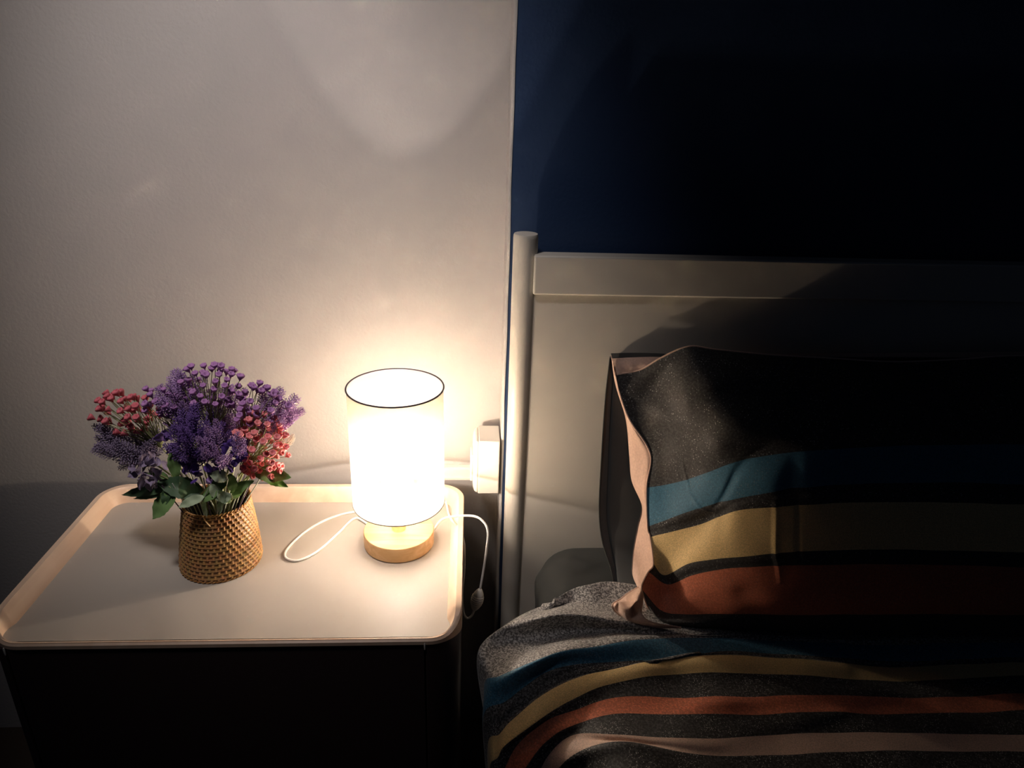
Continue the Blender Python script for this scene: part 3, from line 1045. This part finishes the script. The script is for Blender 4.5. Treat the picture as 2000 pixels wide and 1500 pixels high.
# ------------------------------------------------------------------ wicker basket vase
bxc, byc = -.3785, .930
bask = empty('wicker_vase', (bxc, byc, 0))
tag(bask, 'small brown woven wicker basket vase holding the artificial bouquet', 'vase')
NRW, NST = 17, 40
na = NST * 8
nzr = NRW * 8
H = .108
prof_r = lambda t: .0598 - .0135 * t + .0012 * math.sin(math.pi * t) if t > .06 else .0598 - .004 * (1 - t / .06) ** 2
v = []
for j in range(nzr + 1):
    t = j / nzr
    rw = t * NRW
    row = int(rw)
    fz = rw - row
    R_ = prof_r(t)
    for i in range(na):
        a = 2 * math.pi * i / na
        ph = (i / na * NST + row * .42) % 1.0
        rib = math.sin(math.pi * fz) ** .7               # the horizontal core of each coil
        tick = math.exp(-((ph - .5) / .13) ** 2)          # the stitch over it
        over = math.exp(-((fz - .12) / .22) ** 2)
        dr = .0009 * rib + .0021 * max(tick, .75 * over) - .0012
        v.append((bxc + .006 * t + (R_ + dr) * math.cos(a), byc + (R_ + dr) * math.sin(a), .0008 + t * H))
f = [(j * na + i, j * na + (i + 1) % na, (j + 1) * na + (i + 1) % na, (j + 1) * na + i) for j in range(nzr) for i in range(na)]
f.append(tuple(reversed(range(na))))
mw = bpy.data.materials.new('wicker')
mw.use_nodes = True
nt = mw.node_tree
bs = nt.nodes['Principled BSDF']
bs.inputs['Roughness'].default_value = .42
tc = nt.nodes.new('ShaderNodeTexCoord')
no = nt.nodes.new('ShaderNodeTexNoise')
no.inputs['Scale'].default_value = 90
no.inputs['Detail'].default_value = 4
nt.links.new(tc.outputs['Object'], no.inputs['Vector'])
geo = nt.nodes.new('ShaderNodeAttribute')
geo.attribute_name = 'proud'
rp = nt.nodes.new('ShaderNodeValToRGB')
rp.color_ramp.elements[0].color = (.10, .038, .012, 1)  # shade in the recesses of the weave is put into the cane colour
rp.color_ramp.elements[1].color = (.66, .36, .135, 1)
rp.color_ramp.elements[0].position = .05
rp.color_ramp.elements[1].position = .8
nt.links.new(geo.outputs['Fac'], rp.inputs['Fac'])
mxn = nt.nodes.new('ShaderNodeMix')
mxn.data_type = 'RGBA'
mxn.blend_type = 'MULTIPLY'
mxn.inputs['Factor'].default_value = .5
nt.links.new(rp.outputs['Color'], mxn.inputs['A'])
nt.links.new(no.outputs['Color'], mxn.inputs['B'])
nt.links.new(mxn.outputs['Result'], bs.inputs['Base Color'])
b = MB().add(v, f)
wv = b.build('woven_wall', mw, bask, angle=0)
at_ = wv.data.attributes.new('proud', 'FLOAT', 'POINT')
vals = []
for j in range(nzr + 1):
    t = j / nzr
    rw = t * NRW
    row = int(rw)
    fz = rw - row
    for i in range(na):
        ph = (i / na * NST + row * .42) % 1.0
        vals.append(min(1, .22 * math.sin(math.pi * fz) + max(math.exp(-((ph - .5) / .13) ** 2), .75 * math.exp(-((fz - .12) / .22) ** 2))))
at_.data.foreach_set('value', vals)
# twisted rim and foot
for nm, z, R_, xo in (('rim_braid', H + .0008, .0468, .006), ('foot_braid', .0024, .0582, 0)):
    b = MB()
    for s in (0, 1):
        pts = []
        for i in range(241):
            a = 2 * math.pi * i / 240
            w = a * 26 + math.pi * s
            pts.append((bxc + xo + (R_ + .0011 * math.cos(w)) * math.cos(a), byc + (R_ + .0011 * math.cos(w)) * math.sin(a), z + .0011 * math.sin(w)))
        b.tube(pts, .0011, 6, cap=False)
    o = b.build(nm, M['lamp_wood'], bask, angle=0)
    o.data.materials[0] = mat('cane_' + nm, (.50, .26, .09), .45, noise=(80, .4, (.34, .16, .05)))
b = MB().lathe([(.043, .0015), (.043, .10)], (bxc + .003, byc), 48)
b.f.pop()
o = b.build('liner', mat('liner', (.03, .028, .03), .8), bask)
o['label'] = 'dark lining inside the basket'
b = MB().tube(smooth_path([(bxc + .002, byc - .048, .112), (bxc + .006, byc - .0505, .104), (bxc + .012, byc - .052, .096)], 4), .0008, 6)
o = b.build('loose_cane', M['lamp_wood'], bask)

# ------------------------------------------------------------------ artificial flowers
FM = {
    'stem': mat('stem_green', (.28, .30, .13), .6),
    'stem_pale': mat('stem_pale', (.48, .50, .42), .5),
    'lilac': mat('lilac_plastic', (.46, .29, .55), .55, noise=(60, .4, (.34, .20, .46))),
    'lilac_light': mat('pale_lilac_plastic', (.60, .40, .64), .55, noise=(60, .4, (.48, .30, .56))),
    'violet': mat('violet_plastic', (.20, .11, .36), .55, noise=(60, .4, (.13, .07, .27))),
    'mauve': mat('mauve_plastic', (.30, .24, .36), .55, noise=(60, .4, (.22, .17, .28))),
    'white': mat('cream_plastic_flower', (.80, .76, .66), .55),
    'coral': mat('coral_plastic', (.82, .27, .27), .6, noise=(90, .4, (.72, .20, .22))),
    'shaded_pink': mat('shaded_pink_plastic', (.62, .14, .17), .6, noise=(90, .4, (.48, .10, .13))),  # the coral pink again, with shade put into its colour
    'purple': mat('purple_plastic', (.42, .20, .44), .6, noise=(90, .4, (.32, .14, .36))),
    'indigo': mat('indigo_petal', (.10, .045, .27), .6, noise=(50, .4, (.05, .025, .16))),
    'leaf': mat('leaf_green', (.20, .34, .12), .5, noise=(30, .4, (.15, .26, .09))),
    'leaf_bright': mat('leaf_bright_green', (.24, .42, .13), .5, noise=(30, .4, (.18, .34, .10))),
    'leaf_dark': mat('leaf_dark_green', (.07, .13, .06), .5, noise=(30, .4, (.05, .10, .05))),
    'leaf_pale': mat('leaf_sage', (.46, .56, .38), .55, noise=(30, .4, (.36, .46, .28))),
    'dark_twig': mat('dark_twig', (.10, .06, .10), .6),
}
MOUTH = np.array([bxc + .006, byc, .100])


def spike_mesh(L, seed, m_br, m_st):
    """A plume: a thin rachis with paired side twigs, each ending in tiny beads (fishbone outline). Along +z."""
    r = random.Random(seed)
    q = MB()
    q.tube([(0, 0, 0), (r.uniform(-.001, .001), r.uniform(-.001, .001), L * .5), (0, 0, L)], [.0009, .0007, .0003], 4)
    nst = len(q.f)
    nb = 17
    for i in range(nb):
        t = .08 + .9 * i / nb
        z = t * L
        ln = (.0105 * (1 - t) ** .7 + .0025) * (L / .04)
        for s in range(3):
            a = i * 1.2 + s * 2.094 + r.uniform(-.2, .2)
            d = Vector((math.cos(a), math.sin(a), .75)).normalized()
            p0 = Vector((0, 0, z))
            p1 = p0 + d * ln
            q.tube([p0, p1], [.0005, .0004], 3, cap=False)
            for fr in (.55, 1.0):
                c = p0 + d * ln * fr
                rb = .00105 if fr == 1.0 else .0008
                q.add([(c.x + rb, c.y, c.z), (c.x - rb, c.y, c.z), (c.x, c.y + rb, c.z), (c.x, c.y - rb, c.z), (c.x, c.y, c.z + rb * 1.3), (c.x, c.y, c.z - rb * 1.3)],
                      [(0, 2, 4), (2, 1, 4), (1, 3, 4), (3, 0, 4), (2, 0, 5), (1, 2, 5), (3, 1, 5), (0, 3, 5)])
    me = bpy.data.meshes.new('flower_spike')
    me.from_pydata(q.v, [], q.f)
    me.materials.append(m_br)
    me.materials.append(m_st)
    me.polygons.foreach_set('material_index', [1 if i < nst else 0 for i in range(len(q.f))])
    return me


def bloom_mesh(m_):
    """Small cupped pompon on a conical calyx, opening along +z, with ruffled lip and dark dimple."""
    q = MB()
    n = 12
    rings = [(.0009, -.0060), (.0018, -.0040), (.0036, -.0018), (.0047, .0004), (.0050, .0018), (.0042, .0030), (.0028, .0028), (.0014, .0008), (.0003, .0002)]
    v = []
    for k, (r_, z) in enumerate(rings):
        for i in range(n):
            a = 2 * math.pi * i / n
            w = 1 + (.10 if i % 2 else -.08) * (1 if 2 < k < 6 else 0)
            v.append((r_ * w * math.cos(a), r_ * w * math.sin(a), z + (.0005 if i % 2 and 3 < k < 6 else 0)))
    f_ = [(j * n + i, j * n + (i + 1) % n, (j + 1) * n + (i + 1) % n, (j + 1) * n + i) for j in range(len(rings) - 1) for i in range(n)]
    q.add(v, f_)
    me = bpy.data.meshes.new('bloom')
    me.from_pydata(q.v, [], q.f)
    me.materials.append(m_)
    me.polygons.foreach_set('use_smooth', [True] * len(me.polygons))
    return me


def leaf_mesh(L, W_, bend, seed, m_):
    r = random.Random(seed)
    nu_, nv_ = 12, 6
    P_ = np.zeros((nu_ + 1, nv_ + 1, 3))
    for j in range(nu_ + 1):
        t = j / nu_
        w = W_ * (math.sin(math.pi * min(1, t ** .8 * .98 + .02)) ** .85)
        if j % 2 and .25 < t < .95:
            w *= 1.10
        for i in range(nv_ + 1):
            s = i / nv_ * 2 - 1
            P_[j, i] = (t * L * math.cos(bend * t * .7), s * w * .5, -L * t * t * bend * .5 + abs(s) * w * .18 + .001 * math.sin(t * 14 + s * 2))
    q = MB().grid(P_)
    me = bpy.data.meshes.new('leaf')
    me.from_pydata(q.v, [], q.f)
    me.materials.append(m_)
    me.polygons.foreach_set('use_smooth', [True] * len(me.polygons))
    return me


def put(me, name, pos, direction, parent, spin=0.0, scale=1.0, axis='Z'):
    o_ = bpy.data.objects.new(name, me)
    link(o_, pos, parent)
    q = Vector(direction).to_track_quat(axis, 'Y' if axis == 'Z' else 'Z')
    o_.rotation_mode = 'QUATERNION'
    o_.rotation_quaternion = q @ Quaternion((0, 0, 1) if axis == 'Z' else (1, 0, 0), spin)
    o_.scale = (scale,) * 3
    return o_


def stem_path(end, k=0.0, n=6):
    e = np.array(end, float)
    s = MOUTH + np.array([(e[0] - MOUTH[0]) * .16 + k, (e[1] - MOUTH[1]) * .16, -.02])
    s[0] = min(max(s[0], MOUTH[0] - .034), MOUTH[0] + .034)
    s[1] = min(max(s[1], MOUTH[1] - .030), MOUTH[1] + .030)
    mid = s * .45 + e * .55
    mid[2] += .012
    bot = s.copy()
    bot[2] = .012
    bot[:2] = MOUTH[:2] + (s[:2] - MOUTH[:2]) * .9
    return smooth_path([bot, s, mid, e], n)


def in_ball(r, rx, rz):
    while True:
        p = np.array([r.uniform(-1, 1) for _ in range(3)])
        n_ = np.linalg.norm(p)
        if .55 < n_ < 1:
            return np.array([p[0] * rx, p[1] * min(rx, rz) * .85, p[2] * rz])


SPK = {k_: [spike_mesh(.042, 10 + i, FM[k_], FM['dark_twig']) for i in range(2)] for k_ in ('lilac', 'lilac_light', 'violet', 'mauve', 'white')}
BLM = {k_: bloom_mesh(FM[k_]) for k_ in ('coral', 'shaded_pink', 'purple')}


def spike_sprig(name, label, cpx, cy, rx, rz, col, count, seed, cat='artificial flower', length=1.0, out=.75):
    r = random.Random(seed)
    c = np.array(at(cpx[0], cpx[1], cy))
    root = c * .80 + MOUTH * .20
    root_o = empty(name, tuple(MOUTH - np.array([0, 0, .088])))
    tag(root_o, label, cat, 'artificial flowers in the wicker vase')
    q = MB().tube(stem_path(root), .0013, 6)
    for i in range(count):
        p = in_ball(r, rx, rz)
        tip = c + p
        d = tip - root
        d = d / np.linalg.norm(d)
        up = np.array([0, 0, 1.0])
        d = d * out + up * (1 - out) + np.array([r.uniform(-.15, .15) for _ in range(3)])
        d /= np.linalg.norm(d)
        sc = length * r.uniform(.75, 1.1)
        base = tip - d * .042 * sc * .9
        put(SPK[col][i % 2], 'flower_spike', tuple(base), tuple(d), root_o, r.uniform(0, 6.28), sc)
        if i % 2 == 0:
            q.tube([root, base], .0006, 4)
    q.build('stem', FM['stem'], root_o)
    return root_o


def bloom_sprig(name, label, cpx, cy, rx, rz, col, count, seed, cat='artificial flower', scale=1.0):
    r = random.Random(seed)
    c = np.array(at(cpx[0], cpx[1], cy))
    root = c * .62 + MOUTH * .38
    root_o = empty(name, tuple(MOUTH - np.array([0, 0, .088])))
    tag(root_o, label, cat, 'artificial flowers in the wicker vase')
    q = MB().tube(stem_path(root), .0013, 6)
    done = []
    for i in range(count):
        for _ in range(30):
            p = c + in_ball(r, rx, rz)
            if all(np.linalg.norm(p - d_) > .0095 for d_ in done):
                break
        done.append(p)
        d = p - root
        d /= np.linalg.norm(d)
        d = d + np.array([r.uniform(-.3, .3), r.uniform(-.5, .1), r.uniform(-.1, .4)])
        d /= np.linalg.norm(d)
        put(BLM[col], 'bloom', tuple(p), tuple(d), root_o, r.uniform(0, 6.28), scale * r.uniform(.85, 1.1))
        jn = root + (p - root) * .45 + np.array([r.uniform(-.006, .006) for _ in range(3)])
        q.tube([root, jn, p - d * .0058], [.0007, .0006, .0005], 4)
    q.build('stem', FM['stem'], root_o)
    return root_o


def petal_ball(name, label, cpx, cy, rad, col, count, seed):
    """Ruffled head of many small rounded petals."""
    r = random.Random(seed)
    c = np.array(at(cpx[0], cpx[1], cy))
    root_o = empty(name, tuple(MOUTH - np.array([0, 0, .088])))
    tag(root_o, label, 'artificial flower', 'artificial flowers in the wicker vase')
    MB().tube(stem_path(c - (c - MOUTH) * .1), .0013, 6).build('stem', FM['stem'], root_o)
    me_list = []
    for s in range(3):
        P_ = np.zeros((6, 6, 3))
        for j in range(6):
            for i in range(6):
                t, u = j / 5, i / 5 * 2 - 1
                w = .0075 * math.sin(math.pi * (t * .8 + .18)) ** .6
                P_[j, i] = (u * w, .002 * math.sin(u * 5 + s) * t + .003 * t * t, t * .013 - .002 * u * u * t)
        q = MB().grid(P_)
        me = bpy.data.meshes.new('petal')
        me.from_pydata(q.v, [], q.f)
        me.materials.append(FM[col])
        me.polygons.foreach_set('use_smooth', [True] * len(me.polygons))
        me_list.append(me)
    for i in range(count):
        d = np.array([r.gauss(0, 1) for _ in range(3)])
        d /= np.linalg.norm(d)
        pos = c + d * rad * r.uniform(.35, .85)
        dd = d + np.array([r.uniform(-.5, .5) for _ in range(3)])
        put(me_list[i % 3], 'petal', tuple(pos), tuple(dd), root_o, r.uniform(0, 6.28), r.uniform(.8, 1.15))
    return root_o


spike_sprig('lilac_spray', 'greyish mauve plume spray reaching furthest left in the bouquet', (243, 868), .925, .058, .036, 'mauve', 52, 1, out=.95)
petal_ball('cream_flower', 'pale cream and mauve ruffled flower head low on the left', (292, 918), .905, .024, 'mauve', 34, 3)
bloom_sprig('berry_spray', 'pink ball-flower spray, painted darker as in shade, at the upper left of the bouquet', (245, 803), .935, .048, .033, 'shaded_pink', 58, 2)
spike_sprig('lilac_spray', 'lilac plume spray at the top left of the bouquet', (350, 765), .935, .040, .034, 'lilac', 34, 4)
bloom_sprig('berry_spray', 'purple ball-flower spray sticking up at the top of the bouquet', (412, 752), .925, .044, .034, 'purple', 48, 5)
bloom_sprig('berry_spray', 'small purple ball-flower spray between the shaded pink spray and the lilac plumes', (312, 785), .930, .030, .024, 'purple', 20, 6)
bloom_sprig('berry_spray', 'purple ball-flower spray at the upper right above the coral one', (505, 790), .925, .042, .032, 'purple', 46, 7)
spike_sprig('lilac_spray', 'violet plume spray filling the middle of the bouquet', (385, 850), .900, .046, .046, 'violet', 48, 8)
spike_sprig('lilac_spray', 'small lilac plumes at the front centre over the indigo flower', (435, 862), .865, .034, .030, 'lilac', 16, 9, out=.5, length=.8)
spike_sprig('lilac_spray', 'pale lilac plume spray fanning out at the far right', (545, 800), .935, .036, .034, 'lilac_light', 30, 10, out=.95)
spike_sprig('white_sprig', 'short creamy white plume under the pale lilac spray at right', (563, 848), .930, .015, .012, 'white', 9, 11, length=.55)
petal_ball('indigo_flower', 'deep indigo ruffled flower head low at the front centre', (400, 905), .895, .030, 'indigo', 46, 12)
petal_ball('indigo_flower', 'smaller deep violet flower head at the front right of the indigo one', (455, 885), .890, .020, 'indigo', 26, 13)
petal_ball('violet_flower', 'violet ruffled flower head hidden in the middle of the bouquet', (350, 850), .930, .026, 'violet', 26, 14)
bloom_sprig('berry_spray', 'coral pink ball-flower spray on the right side of the bouquet', (512, 872), .912, .038, .056, 'coral', 96, 15)
spike_sprig('lilac_spray', 'dusky plume spray at the back between the two upper purple ball sprays', (450, 800), .950, .046, .036, 'lilac', 34, 16)

# leafy greens: every entry is one leafy stem with its leaves (pixel base, pixel tip, depth base, depth tip, colour, width)
greens = [
    ('dark green leafy stem reaching left over the rim of the nightstand', [((330, 955), (227, 964), .92, .93, 'leaf_dark', .020), ((335, 940), (262, 945), .93, .945, 'leaf_dark', .016), ((335, 962), (250, 972), .915, .93, 'leaf_dark', .014)]),
    ('green leafy stem hanging over the left side of the basket', [((345, 962), (291, 1014), .90, .885, 'leaf', .030), ((330, 950), (318, 992), .905, .89, 'leaf_dark', .016)]),
    ('broad dark green leaves under the mauve flowers', [((400, 965), (300, 938), .90, .905, 'leaf_dark', .030), ((330, 940), (288, 925), .92, .91, 'leaf', .022), ((345, 935), (335, 868), .92, .915, 'leaf', .022)]),
    ('sage green leafy stem across the front of the basket', [((400, 970), (343, 990), .875, .868, 'leaf_pale', .018), ((395, 978), (440, 942), .875, .87, 'leaf', .022), ((412, 945), (440, 985), .872, .868, 'leaf_pale', .020)]),
    ('pale sage stem with curled leaves falling over the front rim', [((440, 962), (422, 1010), .872, .872, 'leaf_pale', .014), ((425, 960), (452, 985), .868, .872, 'leaf_pale', .018), ((445, 935), (408, 925), .875, .87, 'leaf_pale', .022), ((452, 965), (432, 985), .87, .868, 'leaf_pale', .014), ((398, 975), (402, 1015), .88, .874, 'leaf_pale', .008)]),
    ('dark green leafy stem in the middle above the basket', [((380, 975), (352, 935), .90, .89, 'leaf_dark', .024), ((430, 930), (418, 970), .88, .875, 'leaf_dark', .020), ((450, 925), (455, 965), .885, .88, 'leaf', .020)]),
    ('light green leafy stem at the front right of the basket', [((450, 965), (492, 938), .89, .885, 'leaf', .020), ((455, 975), (480, 945), .89, .90, 'leaf_pale', .012)]),
    ('bright green leafy stem sticking out at the right under the coral flowers', [((495, 922), (569, 931), .900, .90, 'leaf_bright', .024), ((500, 915), (545, 906), .925, .93, 'leaf_bright', .018), ((510, 930), (565, 951), .898, .90, 'leaf_bright', .016), ((480, 925), (545, 920), .92, .91, 'leaf_dark', .018)]),
]
for gi, (label, lv) in enumerate(greens):
    g = empty('leafy_stem', tuple(MOUTH - np.array([0, 0, .088])))
    tag(g, label, 'artificial leaves', 'artificial greenery in the wicker vase')
    e0 = at(lv[0][0][0], lv[0][0][1], lv[0][2])
    q = MB().tube(stem_path(e0), .0012, 6)
    for li, (pb, pt, yb, yt, colr, w) in enumerate(lv):
        A = np.array(at(pb[0], pb[1], yb))
        B = np.array(at(pt[0], pt[1], yt))
        L = np.linalg.norm(B - A)
        me = leaf_mesh(L, w * (1.0 if w > .023 else .8), .25, gi * 7 + li, FM[colr])
        o_ = bpy.data.objects.new('leaf', me)
        link(o_, tuple(A), g)
        xd = Vector(B - A).normalized()
        fn = Vector((random.uniform(-.25, .35), -.75, .75))
        zd = (fn - xd * fn.dot(xd)).normalized()
        yd = zd.cross(xd)
        o_.rotation_mode = 'QUATERNION'
        o_.rotation_quaternion = Matrix((xd, yd, zd)).transposed().to_quaternion()
        if li:
            q.tube([e0, A], .0008, 5)
    q.build('stem', FM['stem_pale' if gi in (3, 4, 6) else 'stem'], g)
# bare stems that show in the mouth of the basket
bs_ = empty('stem_bundle', tuple(MOUTH - np.array([0, 0, .088])))
tag(bs_, 'bundle of thin pale green stems fanning out of the basket mouth', 'artificial stems')
for i in range(26):
    t = i / 25
    a = (t - .5) * 2
    front = (i % 3 - 1)
    s = np.array([MOUTH[0] + a * .033, MOUTH[1] - .012 + front * .014, .085])
    e = np.array([MOUTH[0] + a * .062 + (.008 if a > 0 else 0), MOUTH[1] - .010 + front * .018, .150 + .012 * ((i * 7) % 5) / 4])
    bt = np.array([MOUTH[0] + a * .028, MOUTH[1] + front * .012, .012])
    MB().tube(smooth_path([bt, s, e], 5), .0009, 5).build('stem', FM['stem_pale'] if i % 4 else FM['dark_twig'], bs_)
